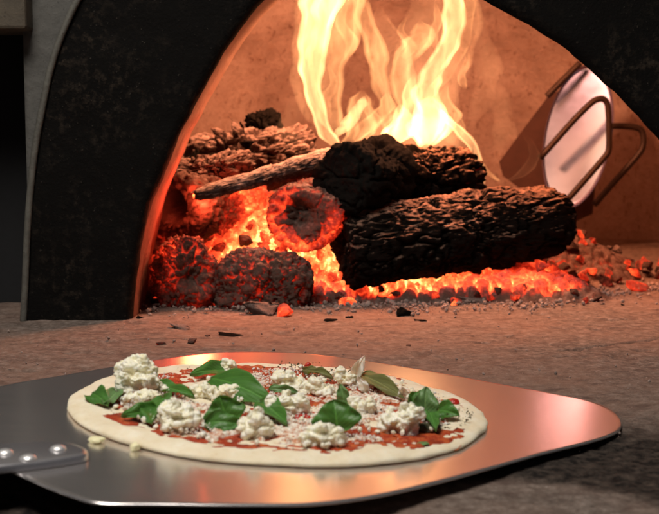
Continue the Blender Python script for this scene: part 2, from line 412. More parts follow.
# dome
DC = np.array([.20, 1.98]); NU, NV = 150, 260; th = np.linspace(0, 2 * math.pi, NV, endpoint=False); ph = np.linspace(0, math.pi / 2 * .995, NU)
PH, TH = np.meshgrid(ph, th, indexing='ij'); cx = np.cos(PH) ** .8
D = np.c_[(DC[0] + .68 * cx * np.cos(TH)).ravel(), (DC[1] + .68 * cx * np.sin(TH)).ravel(), (-.01 + .72 * np.sin(PH) ** .9).ravel()]
D[:, 1] = np.maximum(D[:, 1], AY + DEP - .004)
nrm = D - np.array([DC[0], DC[1], .1]); nrm /= np.linalg.norm(nrm, axis=1)[:, None]
D += nrm * ((.008 * fbm(D * 7, 3, 3) + .0035 * fbm(D * 34, 3, 11)))[:, None]
fd = [tuple(reversed(f)) for f in grid_faces(NU, NV, True) if not all(D[i, 1] < AY + DEP + .012 for i in f)]
tag(mk('oven_dome', D, fd, MAT['dome']), 'fire lit plaster dome wall inside the oven behind the flames', 'oven dome')

# ------------------------------------------------------------------ charcoal, logs
def rock(name, center, dims, axis=(1, 0, 0), up=(0, 0, 1), seed=0, n=5, shape='box', cell=9., depth=.1, heat=(0., .0), crackheat=.5,
         amp=.12, mat=None, stretch=(1, 1, 1), bend=0., pit=0., heatfn=None, parent=None, taper=0., bark=0.):
    V, F_ = ico(n); a = np.abs(V)
    if shape == 'box': k = (a ** 4.5).sum(1) ** (1 / 4.5)
    elif shape == 'log': k = (a[:, 0] ** 9 + np.sqrt(a[:, 1] ** 2 + a[:, 2] ** 2) ** 9) ** (1 / 9)
    else: k = (a ** 2.4).sum(1) ** (1 / 2.4)
    U_ = V / k[:, None]; dims = np.array(dims) / 2; mn = dims.min(); so = np.array([seed * 7.1, seed * 3.3, seed * 1.7])
    G = U_ * dims / mn                                    # isotropic coordinates in units of the smallest half size
    nr = U_ / np.linalg.norm(U_, axis=1)[:, None]
    lf = fbm(G * 1.1 + so, 3, seed); warp = np.c_[fbm(G * 2.5 + so, 2, seed + 1), fbm(G * 2.5 + so, 2, seed + 2), fbm(G * 2.5 + so, 2, seed + 3)] * .25
    f1, f2 = voro((G + warp) * cell / 3 * np.array(stretch) + so, seed)
    cr_ = sst(.11, .0, f2 - f1)
    g1, g2 = voro((G + warp * 1.6) * cell / 1.15 * np.array(stretch) ** .7 + so, seed + 5); cr2 = sst(.10, 0., g2 - g1) * .6
    crack = np.clip(cr_ + cr2, 0, 1)
    if bark:
        st = np.array((.42, 1, 1)) * bark; Gw = G + warp * .6
        fi = np.abs(fbm(Gw * 1.6 * st + so, 3, seed + 20)); cx_ = np.abs(fbm(Gw * np.array((2.2, .7, .7)) * bark + so, 3, seed + 24)); f3 = np.abs(fbm(Gw * 4.6 * st + so, 3, seed + 28))
        side = sst(1., .85, np.abs(U_[:, 0])) if shape == 'log' else 1.
        cr_ = np.clip(sst(.06, .0, fi) * 1.5 + 1.1 * sst(.04, .0, cx_), 0, 1.5) * side + cr_ * (1 - side); cr2 = sst(.07, 0, f3) * .6
        amp_pl = .32 * depth * np.tanh(5 * fbm(Gw * 2.6 * st + so, 2, seed + 33)); crack = np.clip(cr_ + cr2, 0, 1); f1 = .5
    else: amp_pl = 0.
    rdg = np.abs(fbm(G * 7 * np.array(stretch) + so, 4, seed + 12))
    disp = amp_pl + amp * lf - depth * (.5 if bark else .9) * rdg + amp * .35 * fbm(G * 5 + so, 3, seed + 9) + depth * .35 * fbm(G * 16 * np.array(stretch) ** .6 + so, 3, seed + 14) - depth * cr_ - depth * .35 * cr2 + depth * .25 * (f1 - .5)
    Q = U_ * dims + nr * (disp * mn)[:, None]
    if pit: Q[:, 0] += pit * sst(.62, .2, np.sqrt((U_[:, 1] - .1) ** 2 + (U_[:, 2] - .1) ** 2)) * sst(-.8, -.97, U_[:, 0])
    if taper: Q[:, 1:] *= (1 + taper * U_[:, 0])[:, None]
    if bend: Q[:, 2] += bend * (U_[:, 0] ** 2) * dims[0]
    ht = heat[0] + (heat[1] - heat[0]) * (.5 + .9 * fbm(G * .9 + so + 4, 2, seed + 6)) + crackheat * crack
    ax = Vector(axis).normalized(); upv = Vector(up); sd = upv.cross(ax).normalized(); uz = ax.cross(sd)
    Mx = np.array([ax[:], sd[:], uz[:]]); Wd = Q @ Mx + np.array(tuple(center))
    if heatfn is not None: ht = heatfn(Wd, ht, crack, U_)
    return mk(name, Wd, F_, mat or MAT['coal'], parent=parent, attrs=dict(ember_heat=np.clip(ht, 0, 1), crack=crack))

# big bark log in front
def px_log(name, a, b, Ya, Yb, dia, **k):
    p, q = at_y(*a, Ya), at_y(*b, Yb); L = (q - p).length
    return rock(name, (p + q) / 2, (L, dia, dia), axis=(q - p), shape='log', **k)
under = lambda W_, h, c, U_: np.clip(h + .55 * sst(.045, .0, W_[:, 2] - .035) * (.4 + c), 0, 1)
big = px_log('fire_log', (341, 251), (563, 220), 1.64, 1.74, .110, seed=11, n=7, cell=7, depth=.125, amp=.17, mat=MAT['bark'],
       stretch=(.42, 1, 1), crackheat=.10, heat=(0, .05), taper=-.07, bark=1.1,
       heatfn=lambda W_, h, c, U_: h * .6 + .35 * sst(.028, -.02, W_[:, 2] - .035) * c)
tag(big, 'big bark covered log lying across the embers, charred black at its left end', 'log')
t2 = px_log('fire_log', (340, 176), (392, 173), 1.62, 1.73, .100, seed=23, n=6, cell=4, depth=.14, amp=.26, mat=MAT['black'], stretch=(.6, 1, 1), crackheat=.05, bark=.7, heatfn=lambda W_, h, c, U_: h * .5)
tag(t2, 'short black charred log end resting on the big bark log', 'log')
t3 = px_log('fire_log', (385, 180), (472, 182), 1.75, 1.79, .098, seed=31, n=6, cell=7, depth=.2, amp=.3, mat=MAT['bark'], crackheat=.12, bark=1.2,
       heatfn=lambda W_, h, c, U_: h * .7 + .5 * c * sst(.3, 1., U_[:, 0]))
tag(t3, 'brown burning log piece behind the black one, its right end glowing red', 'log')
# ring ended log: end faces us
def endface(W_, h, c, U_):
    r = np.sqrt(U_[:, 1] ** 2 + U_[:, 2] ** 2); f = sst(-.8, -.98, U_[:, 0])
    return np.clip(h * (1 - .9 * f * sst(.62, .3, r)) + f * (.12 * sst(.5, .85, r)) + .25 * sst(.15, .05, W_[:, 2]), 0, 1)
p = at_y(300, 216, 1.62)
t4 = rock('fire_log', p + Vector((.02, .07, .0)), (.16, .108, .092), axis=(.22, .95, .05), shape='log', seed=41, pit=.014, n=6, cell=3.6, depth=.15, amp=.2,
     mat=MAT['coal'], crackheat=.22, heat=(.18, .46), heatfn=endface); tag(t4, 'cracked log with its round end facing forward left of the big log', 'log')
p = at_y(196, 206, 1.66)
def dark_end(W_, h, c, U_):
    d = np.linalg.norm((W_ - np.array(tuple(at_y(184, 202, 1.64)))) * (1, .4, 1), axis=1)
    return np.clip(h + .3 * sst(.05, .09, d) - .6 * sst(.06, .03, d), 0, 1)
t5 = rock('fire_log', p + Vector((.01, .05, .0)), (.15, .115, .10), axis=(.55, .8, .05), shape='log', seed=47, pit=.03, n=6, cell=4.5, depth=.14, amp=.16,
     mat=MAT['coal'], crackheat=.22, heat=(.2, .48), heatfn=dark_end); tag(t5, 'black ended log against the left jamb of the oven mouth', 'log')
# thin ashy stick
p, q = at_y(193, 196, 1.58), at_y(333, 157, 1.72)
stick = rock('fire_stick', (p + q) / 2, ((q - p).length, .026, .024), axis=(q - p), shape='log', seed=53, n=6, cell=3.2, depth=.22, amp=.28, mat=MAT['stick'],
     stretch=(1.6, .8, .8), crackheat=.05, taper=.30, bark=.9, heatfn=lambda W_, h, c, U_: np.clip(h + .9 * sst(-.955, -.99, U_[:, 0]) * sst(.75, .3, np.sqrt(U_[:, 1] ** 2 + U_[:, 2] ** 2)), 0, 1))
tag(stick, 'thin ash covered stick with a glowing red tip on the left of the pile', 'stick')
# the two large crumbling coals in front
hotcrack2 = lambda W_, h, c, U_: np.clip(h * .75 + .28 * c * sst(.02, .07, W_[:, 2]), 0, 1)
hotcrack = lambda W_, h, c, U_: np.clip(h * .8 + .22 * c * sst(-.4, .8, U_[:, 2]), 0, 1)
p = at_y(260, 285, 1.575)
t = rock('charcoal_lump', p + Vector((0, .02, -.006)), (.102, .134, .066), axis=(.04, .05, 1), up=(0, 1, 0), seed=61, n=6, cell=5, depth=.22, amp=.25, shape='ball', crackheat=.30, heat=(.18, .42), bark=1.5, heatfn=hotcrack2)
tag(t, 'large crumbling charcoal lump with red cracks standing at the front centre', 'charcoal')
p = at_y(184, 277, 1.58)
t = rock('charcoal_lump', p + Vector((0, .02, 0)), (.082, .07, .112), seed=67, n=6, cell=4.5, depth=.17, amp=.45, shape='ball', crackheat=.20, heat=(.26, .52), heatfn=hotcrack, axis=(1, .15, .1))
tag(t, 'tall dull red charcoal lump at the foot of the left jamb', 'charcoal')
p = at_y(250, 160, 1.88)
t = rock('fire_log', p, (.2, .08, .09), axis=(1, .3, .12), shape='log', seed=71, n=6, cell=8, depth=.3, amp=.4, bark=1.3, mat=MAT['ash'], crackheat=.05, heatfn=lambda W_, h, c, U_: h * .5)
tag(t, 'dark log under the ash flakes at the back left of the pile', 'log')
p = at_y(206, 172, 1.70)
t = rock('fire_log', p, (.13, .06, .045), axis=(1, .2, .15), shape='log', seed=73, n=6, cell=7, depth=.3, amp=.5, bark=1.5, mat=MAT['ash'], crackheat=.0, heatfn=lambda W_, h, c, U_: h * .2)
tag(t, 'crumbly ash grey log stub above the black ended log', 'log')
p = at_y(262, 124, 1.90)
t = rock('charcoal_lump', p, (.06, .04, .045), axis=(1, .3, .3), shape='ball', seed=79, n=5, cell=5, depth=.3, amp=.6, mat=MAT['black'], crackheat=.1, heatfn=lambda W_, h, c, U_: h * .3)
tag(t, 'black charcoal lump topping the ash flakes at the back', 'charcoal')

# ember bed: one mound
def mound(x, y):
    left = .125 * sst(.08, -.02, x) * sst(-.33, -.23, x) * sst(1.585, 1.74, y)
    right = .034 * sst(.42, .28, x) * sst(-.26, -.2, x) * sst(1.60, 1.68, y)
    far_ = .062 * sst(.55, .36, x) * sst(.2, .34, x) * sst(1.80, 1.98, y)
    return np.maximum(np.maximum(left, right), far_) * sst(2.2, 2.0, y)
gx = np.arange(-.30, .60, .0028); gy = np.arange(1.57, 2.2, .0035)
X, Y = np.meshgrid(gx, gy, indexing='ij'); X = X.ravel(); Y = Y.ravel(); h0 = mound(X, Y); Pn = np.c_[X, Y, h0]
f1, f2 = voro((Pn + .006 * np.c_[vnoise(Pn * 60, 1), vnoise(Pn * 60, 2), vnoise(Pn * 60, 3)]) * 52, 3); c_ = sst(.2, .0, f2 - f1)
on = sst(.002, .014, h0)
Z = h0 + on * (.007 * (.6 - f1) - .006 * c_ + .005 * fbm(Pn * 30, 3, 7)) - .006 * (1 - on)
hm = .42 + .36 * fbm(Pn * 9 + 3, 2, 8) + .22 * c_
hm = hm + .26 * np.exp(-(((X + .06) / .10) ** 2 + ((h0 - .09) / .05) ** 2)) + .34 * np.exp(-(((X - .08) / .22) ** 2 + ((Y - 1.66) / .05) ** 2))
hm *= sst(.0, .02, h0) * (.72 + .28 * sst(.42, .28, X)) * sst(.58, .48, X)
bed = mk('ember_bed', np.c_[X, Y, Z], grid_faces(len(gx), len(gy)), MAT['coal'], attrs=dict(ember_heat=np.clip(hm, 0, 1), crack=c_))
tag(bed, 'bed of glowing orange and red embers under the logs', 'embers', kind='stuff')

# loose glowing coals
def shard(seed, heats, mat, flat=(.55, .9)):
    r_ = np.random.default_rng(seed); P = r_.uniform(-.5, .5, (15, 3)) * (1, r_.uniform(.6, .95), r_.uniform(*flat))
    bm = bmesh.new(); vs = [bm.verts.new(p) for p in P]; res = bmesh.ops.convex_hull(bm, input=vs)
    bmesh.ops.delete(bm, geom=[v for v in bm.verts if not v.link_faces], context='VERTS')
    bmesh.ops.bevel(bm, geom=list(bm.edges), offset=.03, segments=1, affect='EDGES')
    bmesh.ops.triangulate(bm, faces=list(bm.faces))
    for _ in range(5):
        lo = [e for e in bm.edges if e.calc_length() > .075]
        if not lo: break
        bmesh.ops.subdivide_edges(bm, edges=lo, cuts=1, use_grid_fill=False); bmesh.ops.triangulate(bm, faces=[f for f in bm.faces if len(f.verts) > 3])
    bmesh.ops.recalc_face_normals(bm, faces=list(bm.faces)); bm.normal_update(); V = np.array([v.co[:] for v in bm.verts]); N = np.array([v.normal[:] for v in bm.verts]); F_ = [tuple(v.index for v in f.verts) for f in bm.faces]
    bm.verts.index_update(); bm.free()
    cr_ = sst(.06, .0, np.abs(fbm(V * 3.2 + seed, 3, seed))); V = V + N * (.05 * fbm(V * 7 + seed, 3, seed + 1) - .05 * cr_)[:, None]
    h = heats[0] + (heats[1] - heats[0]) * (.5 + .8 * fbm(V * 1.6 + seed, 3, seed + 2)) + .16 * cr_
    return mk('ember', V, F_, mat, attrs=dict(ember_heat=np.clip(h, 0, 1), crack=cr_), origin=Vector((0, 0, 0)))
def variants(mat, heats, n, seed, cellr=(3.5, 5.5)):
    out = []
    for k in range(n):
        o = shard(seed + k, heats, mat, (.25, .7) if mat is MAT['ash'] else (.5, .9)); me = o.data; sc.collection.objects.unlink(o); bpy.data.objects.remove(o); out.append(me); continue
        o = rock('ember', (0, 0, 0), (1., random.uniform(.6, .95), random.uniform(.5, .85)), seed=seed + k, n=4, cell=random.uniform(*cellr), depth=.25, amp=.3,
                 shape='box' if k % 3 else 'ball', mat=mat, heat=heats, crackheat=.28)
        me = o.data; sc.collection.objects.unlink(o); bpy.data.objects.remove(o); out.append(me)
    return out
VH = variants(MAT['coal'], (.50, .95), 8, 100); VM = variants(MAT['coal'], (.34, .76), 8, 130); VC = variants(MAT['coal'], (.05, .42), 6, 160)
VA = variants(MAT['ash'], (-.4, -.1), 8, 190, (3, 4)); VB = variants(MAT['black'], (-.4, .0), 6, 220)
def piece(name, me, loc, size, label, cat, group=None, squash=1.):
    o = bpy.data.objects.new(name, me); sc.collection.objects.link(o); o.location = loc
    o.rotation_euler = (random.uniform(-.5, .5), random.uniform(-.5, .5), random.uniform(0, 6.3)); o.scale = (size, size * random.uniform(.7, 1), size * squash)
    return tag(o, label, cat, group)
G1 = 'glowing coals heaped under the logs'
for k in range(225):
    if k < 170: x, y = random.uniform(-.235, .03), random.uniform(1.60, 1.76)
    else: x, y = random.uniform(.0, .37), random.uniform(1.60, 1.69)
    z = float(mound(np.array([x]), np.array([y]))[0]); s = random.uniform(.016, .038) if k < 170 else random.uniform(.008, .022)
    hot = math.exp(-((x + .05) / .11) ** 2) if k < 170 else .5 * math.exp(-((x - .1) / .2) ** 2)
    me = random.choice(VH if random.random() < hot * .85 else (VM if random.random() < .8 else VC))
    if y < 1.622 and random.random() < .85: me = random.choice(VC + VA[:3]); s *= random.uniform(.4, 1.1)
    where = 'at the left jamb' if x < -.15 else 'behind the large front lump' if x < -.03 else 'between the round ended log and the big log' if x < .05 else 'under the left half of the big log' if x < .2 else 'under the right end of the big log'
    kind_ = 'bright orange glowing' if me in VH else 'dull red glowing' if me in VM else 'ashy grey' if me in VA else 'dark barely glowing'
    size_ = 'large' if s > .026 else 'middle sized' if s > .018 else 'small'
    piece('ember', me, (x, y, z), s, size_ + ' ' + kind_ + ' ember ' + where, 'ember', G1)
G2 = 'dull coals scattered right of the big log'
for k in range(64):
    x = random.uniform(.27, .62); y = 1.80 + (x - .27) * .75 + random.uniform(-.12, .12)
    z = float(mound(np.array([x]), np.array([y]))[0]); s = random.uniform(.01, .034)
    me = random.choice([VM, VM, VM, VC, VA])[k % 6]
    piece('coal', me, (x, y, z + s * .2), s, ('large ' if s > .022 else 'small ') + ('dull red' if me in VM else 'dark' if me in VC else 'ashy') + ' coal ' +
          ('just right of the big log' if x < .38 else 'below the wire rack' if x < .5 else 'at the far right behind the lone coal'), 'coal', G2)
G3 = 'ash flakes curled on top of the left logs'
for k in range(110):
    t_ = random.random(); px = 178 + 150 * t_; top = 170 - 45 * math.sin(min(1, t_ * 1.3) * math.pi) ** .7 if t_ > .25 else 168 - 12 * random.random()
    py = random.uniform(top, 184 - 12 * t_); Y_ = 1.67 + random.uniform(.0, .09) + (184 - py) * .0022
    s = random.uniform(.014, .036)
    me = random.choice(VA if random.random() < .8 else VB)
    lab = ('large ' if s > .027 else 'middle sized ' if s > .02 else 'small ') + ('pale ash' if me in VA else 'black charred') + ' flake ' + ('near the left jamb' if px < 210 else 'below the topmost charcoal lump' if px < 285 else 'behind the stick\'s upper end') + (', high in the heap' if py < 150 else ', low in the heap')
    o = piece('ash_flake', me, at_y(px, py, Y_), s, lab, 'ash', G3, .6)
    o.rotation_euler = (random.uniform(-1.5, 1.5), random.uniform(-1.5, 1.5), random.uniform(0, 6))
def single(px, py, wpx, me, label, cat='charcoal', name='charcoal_fragment', squash=.9):
    p = at_z(px, py); s = wpx / F * p.y * 1.15; zm = min(v.co.z for v in me.vertices) * s * squash * .85
    o = piece(name, me, (p.x, p.y, -zm - .0022), s, label, cat, None, squash); o.rotation_euler = (.1, .1, random.uniform(-.6, .6)); return o
single(180, 328, 25, VA[1], 'pinkish grey coal lying alone before the left lump')
single(283, 316, 19, VM[2], 'small bright red coal on the floor before the front charcoal lump', 'ember', 'ember')
single(638, 291, 27, VM[3], 'lone ashy red coal on the floor at the far right', 'coal', 'coal')
single(600, 268, 42, VA[2], 'pale pinkish ash clump on the floor right of the big log', 'ash', 'ash_clump')
single(472, 302, 36, VA[4], 'grey ash clump at the front under the big log', 'ash', 'ash_clump', .6)
single(330, 321, 24, VB[1], 'flat black charcoal sliver right of the small red coal', squash=.3)
single(262, 313, 36, VA[5], 'ash crusted coal leaning at the foot of the front lump', 'coal', 'coal', .7)
single(404, 316, 16, VB[2], 'dark charcoal fragment before the left end of the big log')
single(231, 334, 26, VB[3], 'flat dark ash strip on the floor before the embers', squash=.22)
single(155, 297, 17, VM[4], 'bright ember wedged at the foot of the left jamb', 'ember', 'ember')
single(322, 241 + 130, 1, VB[0], 'x') if False else None
for px, py, wp in ((162, 345, 11), (190, 342, 13), (206, 336, 8), (420, 321, 12), (445, 324, 7), (372, 330, 8), (510, 297, 13), (526, 292, 9), (548, 300, 8), (433, 296, 15),
                   (555, 298, 7), (572, 312, 5), (596, 330, 4), (545, 372, 4), (515, 320, 6), (407, 346, 8), (350, 318, 9), (140, 318, 12), (120, 316, 9), (598, 297, 6), (623, 305, 5), (561, 288, 14), (586, 283, 10)):
    single(px, py, wp, random.choice(VB + VC), ('tiny' if wp < 7 else 'small' if wp < 10 else 'larger') + ' dark charcoal crumb on the floor ' + ('left of the pizza before the jamb' if px < 230 else 'between the fire and the back of the peel' if px < 460 else
           'before the right end of the big log' if py < 305 else 'behind the right of the peel'), squash=.6)['group'] = 'charcoal crumbs on the stone floor'
# grit and ash
V = []; F_ = []; bv, bf = ico(1)
for k in range(5200):
    if k < 3400:
        x = random.uniform(-.30, .62); y = random.gauss(1.585, .035) + max(0, x - .25) * .8
    else:
        x = random.uniform(-.6, .75); y = random.uniform(.85, 2.2) ** 1.0
    s = (.0004 + .0030 * random.random() ** 5) * (1.3 if k < 3400 else .7); o_ = len(V)
    m_ = np.array(Euler((random.random() * 6, random.random() * 6, 0)).to_matrix())
    q = (bv * (s, s * random.uniform(.4, 1), s * random.uniform(.4, .9))) @ m_ + (x, y, .001 + s * .4)
    V += q.tolist(); F_ += [tuple(i + o_ for i in f) for f in bf]
tag(mk('ash_grit', np.array(V), F_, plain('ash_grit', (.27, .20, .17), .9, 0, .8, 60, .4), smooth=False), 'fine ash and grit scattered over the stone floor', 'grit', kind='stuff')

# ------------------------------------------------------------------ tools at the back right
YP = 2.28
pan = empty('steel_scoop', at_y(580, 208, YP), 'shiny oval steel scoop head leaning at the back right of the oven', 'scoop')
pc = at_y(578, 137, YP); TN = 24
nrm_ = Vector((-math.sin(R(TN)), -math.cos(R(TN)), .13)).normalized(); upd = (Vector((.14, 0, 1)) - nrm_ * Vector((.14, 0, 1)).dot(nrm_)).normalized(); sdd = upd.cross(nrm_).normalized()
a_, b_ = 72 / F * YP, 33 / F * YP / math.cos(R(TN - 12)); V = []; rows_ = []
for side in (0, 1):
    for k in range(0, 15):
        r = k / 14
        for j in range(64):
            t = 2 * math.pi * j / 64
            V.append(pc + upd * a_ * r * math.sin(t) + sdd * b_ * r * math.cos(t) + nrm_ * ((.0035 * r * r) - (.003 if side else 0)))
F_ = grid_faces(15, 64, True) + [tuple(reversed(f)) for f in grid_faces(15, 64, True, 15 * 64)]
F_ += [(14 * 64 + j, 29 * 64 + j, 29 * 64 + (j + 1) % 64, 14 * 64 + (j + 1) % 64) for j in range(64)]
mk('scoop_blade', V, F_, MAT['mirror'], pan)
def bar(pts, Y, r=.0058, n=40):
    P_ = cr([at_y(a, b, Y + i * 0) for i, (a, b) in enumerate(pts)], n); return tube([tuple(p) for p in P_], r, 12)
rk = empty('wire_rack', at_y(563, 206, YP - .08), 'rusty bent bar rack standing in front of the steel scoop', 'rack')
v, f = bar([(540, 158), (556, 140), (573, 121), (590, 104), (597, 99.5), (603, 99), (607, 103), (608.5, 112), (609, 130), (609, 146), (607.5, 153), (603, 159), (585, 180), (562, 206)], YP - .08); mk('bar', v, f, MAT['rust'], rk)
v, f = bar([(608, 126), (622, 126), (634, 127), (641, 130), (643.5, 137), (643, 146), (638, 155), (616, 180), (594, 205)], YP - .04); mk('bar', v, f, MAT['rust'], rk)
v, f = bar([(547, 96), (562, 81), (580, 63)], YP - .02); mk('bar', v, f, MAT['rust'], rk)
o_ = [at_y(a, b, YP + .05) for a, b in ((548, 96), (524, 128), (499, 162), (503, 176), (540, 204), (570, 224), (592, 214), (600, 120), (580, 80))]
v, f = prism(o_, (.003, .006, 0)); tag(mk('iron_plate', v, f, MAT['iron'], smooth=False), 'dark rusty iron plate standing behind the steel scoop', 'plate')

# ------------------------------------------------------------------ flames
def flame_mat(name, col, dens, lo=.35, hi=.75, sc_=(45, 45, 14)):
    m = bpy.data.materials.new(name); m.use_nodes = True; t = m.node_tree; t.nodes.clear()
    out = t.nodes.new('ShaderNodeOutputMaterial'); e = t.nodes.new('ShaderNodeEmission'); e.inputs[0].default_value = (*col, 1); e.inputs[1].default_value = dens
    tc = t.nodes.new('ShaderNodeTexCoord'); mp = t.nodes.new('ShaderNodeMapping'); mp.inputs['Scale'].default_value = sc_
    nz = t.nodes.new('ShaderNodeTexNoise'); nz.inputs['Detail'].default_value = 2; nz.inputs['Scale'].default_value = 1; nz.inputs['Distortion'].default_value = .8
    mr = t.nodes.new('ShaderNodeMapRange'); mr.inputs[1].default_value = lo; mr.inputs[2].default_value = hi; mr.inputs[3].default_value = dens * .5; mr.inputs[4].default_value = dens * 1.5
    t.links.new(tc.outputs['Object'], mp.inputs[0]); t.links.new(mp.outputs[0], nz.inputs[0]); t.links.new(nz.outputs[0], mr.inputs[0]); t.links.new(mr.outputs[0], e.inputs[1])
    m.cycles.volume_step_rate = .6
    t.links.new(e.outputs[0], out.inputs['Volume']); return m
FM = dict(hot=flame_mat('flame_hot', (1, .50, .19), 165), mid=flame_mat('flame_mid', (1, .43, .15), 66), dim=flame_mat('flame_dim', (1, .40, .15), 24), faint=flame_mat('flame_faint', (1, .38, .15), 8))
fire = empty('flames', at_y(390, 170, 1.76), 'tall bright yellow and orange flames rising from the burning logs', 'fire')
def tongue(pts, Y, mat, hollow=0., twist=1.2, thick=.45, seed=0, dy=0., wob=.25):
    """pts: (px, py, half width px)"""
    n = max(30, int(len(pts) * 14)); C = cr(pts, n); q_ = np.c_[C[:, 1] / 22., C[:, 1] * 0 + seed * 5, C[:, 1] * 0]; C[:, 0] += vnoise(q_, 3) * 2.2 * np.minimum(1, C[:, 2] / 5); C[:, 2] *= 1 + .32 * vnoise(q_ * 1.3 + 9, 5) * np.minimum(1, 7 / np.maximum(C[:, 2], 1)); S = 28; shells = [1.] + ([1 - hollow] if hollow else []); V = []; F_ = []
    mono = bool((np.diff(C[:, 1]) < -.05).all())
    if not mono: shells = [1.]
    for si, sh in enumerate(shells):
        o_ = len(V)
        for i in range(n):
            t = i / (n - 1); q = at_y(C[i, 0], C[i, 1], Y + dy * t); r = max(C[i, 2], .3) * 1.3 / F * Y
            end = min(1, min(t, 1 - t) * 9) ** .6; r = r * end * sh + .0002
            a = C[min(i + 1, n - 1)] - C[max(i - 1, 0)]; tx, tz = a[0], -a[1]; L = math.hypot(tx, tz) or 1
            sx = Vector((1, 0, 0)) if mono else Vector((tz / L, 0, -tx / L)); fy = Vector((0, 1, 0)); tw = twist * math.sin(t * 3.1 + seed) * .6
            A = sx * math.cos(tw) + fy * math.sin(tw); B = -sx * math.sin(tw) + fy * math.cos(tw)
            for j in range(S):
                th_ = 2 * math.pi * j / S; k = 1 + wob * float(vnoise(np.array([[math.cos(th_) * 1.3 + seed * 3, math.sin(th_) * 1.3, t * n / 7]]), seed)[0])
                V.append(q + A * r * k * math.cos(th_) / max(math.cos(tw), .6) + B * r * k * thick * math.sin(th_))
        g = grid_faces(n, S, True, o_) + [tuple(o_ + j for j in range(S))[::-1], tuple(o_ + (n - 1) * S + j for j in range(S))]
        F_ += g if si == 0 else [tuple(reversed(x)) for x in g]
    return mk('flame_tongue', V, F_, FM[mat], fire)
# left sheet with its bright left border
tongue([(352, 158, 2), (335, 143, 5), (322, 124, 6), (314, 98, 6), (312, 70, 9), (316, 40, 12), (322, 10, 14), (330, -30, 12), (336, -60, 6)], 1.76, 'hot', 0.35, seed=1)
tongue([(338, 142, 2), (328, 110, 9), (328, 70, 14), (334, 35, 18), (338, 0, 18), (340, -40, 14)], 1.79, 'mid', .3, seed=2)
tongue([(322, 130, 3), (306, 110, 6), (299, 80, 7), (303, 40, 7), (304, 0, 7), (306, -30, 5)], 1.80, 'dim', 0, seed=3)
tongue([(336, 138, 3), (345, 128, 6), (353, 118, 6), (361, 106, 4), (364, 96, 2)], 1.74, 'hot', 0, seed=4)
tongue([(344, 150, 4), (352, 138, 10), (360, 125, 13), (357, 108, 10), (362, 90, 4)], 1.78, 'mid', 0.3, seed=5)
# middle curl
tongue([(392, 152, 3), (388, 128, 7), (386, 105, 7), (379, 82, 7), (376, 60, 8), (371, 35, 7), (362, 10, 6), (354, -20, 4), (350, -50, 2)], 1.77, 'mid', 0.45, seed=6)
tongue([(394, 140, 3), (399, 110, 10), (396, 80, 15), (391, 55, 16), (386, 30, 10), (378, 5, 5)], 1.80, 'dim', .3, seed=7)
tongue([(408, 122, 2), (404, 95, 8), (402, 72, 9), (410, 52, 10), (420, 38, 11), (424, 28, 7), (420, 20, 2)], 1.78, 'mid', 0.4, seed=8)
# bright centre right
tongue([(424, 150, 4), (428, 132, 11), (430, 112, 12), (426, 94, 10), (432, 74, 8), (444, 56, 8), (452, 34, 8), (454, 8, 7), (448, -20, 5), (446, -50, 2)], 1.75, 'hot', 0.35, seed=9)
tongue([(440, 140, 4), (442, 110, 10), (448, 80, 11), (460, 50, 11), (464, 15, 11), (458, -20, 9), (454, -50, 5)], 1.80, 'dim', .3, seed=10)
tongue([(420, 110, 3), (438, 85, 6), (452, 62, 5), (464, 40, 4), (470, 12, 4), (474, -20, 3)], 1.79, 'mid', .3, seed=21)
# low glow round the logs
tongue([(352, 150, 6), (380, 138, 13), (410, 134, 15), (440, 140, 12), (462, 150, 5)], 1.82, 'dim', 0, seed=11)
tongue([(360, 148, 3), (366, 130, 7), (374, 118, 9), (384, 108, 6), (388, 92, 3)], 1.80, 'mid', 0.3, seed=12)
tongue([(398, 146, 3), (406, 128, 9), (412, 112, 9), (410, 92, 5), (414, 74, 2)], 1.77, 'hot', 0.3, seed=22)
# right border
tongue([(484, 192, 1.5), (479, 168, 3.5), (472, 148, 4.5), (460, 130, 5), (446, 118, 4), (438, 108, 2)], 1.76, 'hot', 0.4, seed=13)
tongue([(500, 182, 1.5), (488, 172, 2.5), (480, 160, 2)], 1.77, 'mid', 0, seed=14)
tongue([(470, 160, 3), (456, 140, 9), (446, 122, 9), (444, 108, 4)], 1.80, 'dim', 0, seed=15)
# faint wisps
tongue([(470, 130, 2), (482, 105, 8), (488, 75, 10), (484, 40, 8), (480, 10, 5)], 1.84, 'faint', 0, seed=16)
tongue([(498, 160, 2), (504, 130, 8), (502, 100, 7), (494, 80, 3)], 1.86, 'faint', 0, seed=17)
tongue([(476, 190, 2), (500, 182, 5), (520, 176, 5), (533, 160, 5), (532, 145, 3), (524, 134, 2)], 1.80, 'faint', .3, seed=20)
tongue([(425, 150, 6), (425, 115, 20), (430, 70, 24), (434, 20, 24), (436, -40, 16)], 1.85, 'faint', 0, seed=32)
tongue([(424, 152, 5), (432, 128, 18), (428, 108, 10), (430, 96, 3)], 1.78, 'hot', 0.35, seed=33)
tongue([(388, 148, 3), (396, 134, 12), (404, 122, 8), (402, 104, 4)], 1.79, 'hot', 0.35, seed=34)
for k_, (x_, y_, hh, wd_) in enumerate([(352, 140, 42, 5), (372, 132, 34, 5), (414, 128, 55, 6), (446, 130, 48, 6), (458, 140, 40, 5), (330, 120, 60, 5), (404, 60, 45, 4), (436, 50, 50, 5), (466, 90, 45, 4), (345, 60, 60, 5), (396, 138, 40, 5)]):
    sw = 7 * math.sin(k_ * 2.3)
    tongue([(x_, y_, 2), (x_ + sw, y_ - hh * .3, wd_), (x_ - sw * .6, y_ - hh * .65, wd_ * .7), (x_ + sw * .5, y_ - hh, .6)], 1.74 + .012 * (k_ % 4), 'mid', .4, seed=50 + k_)
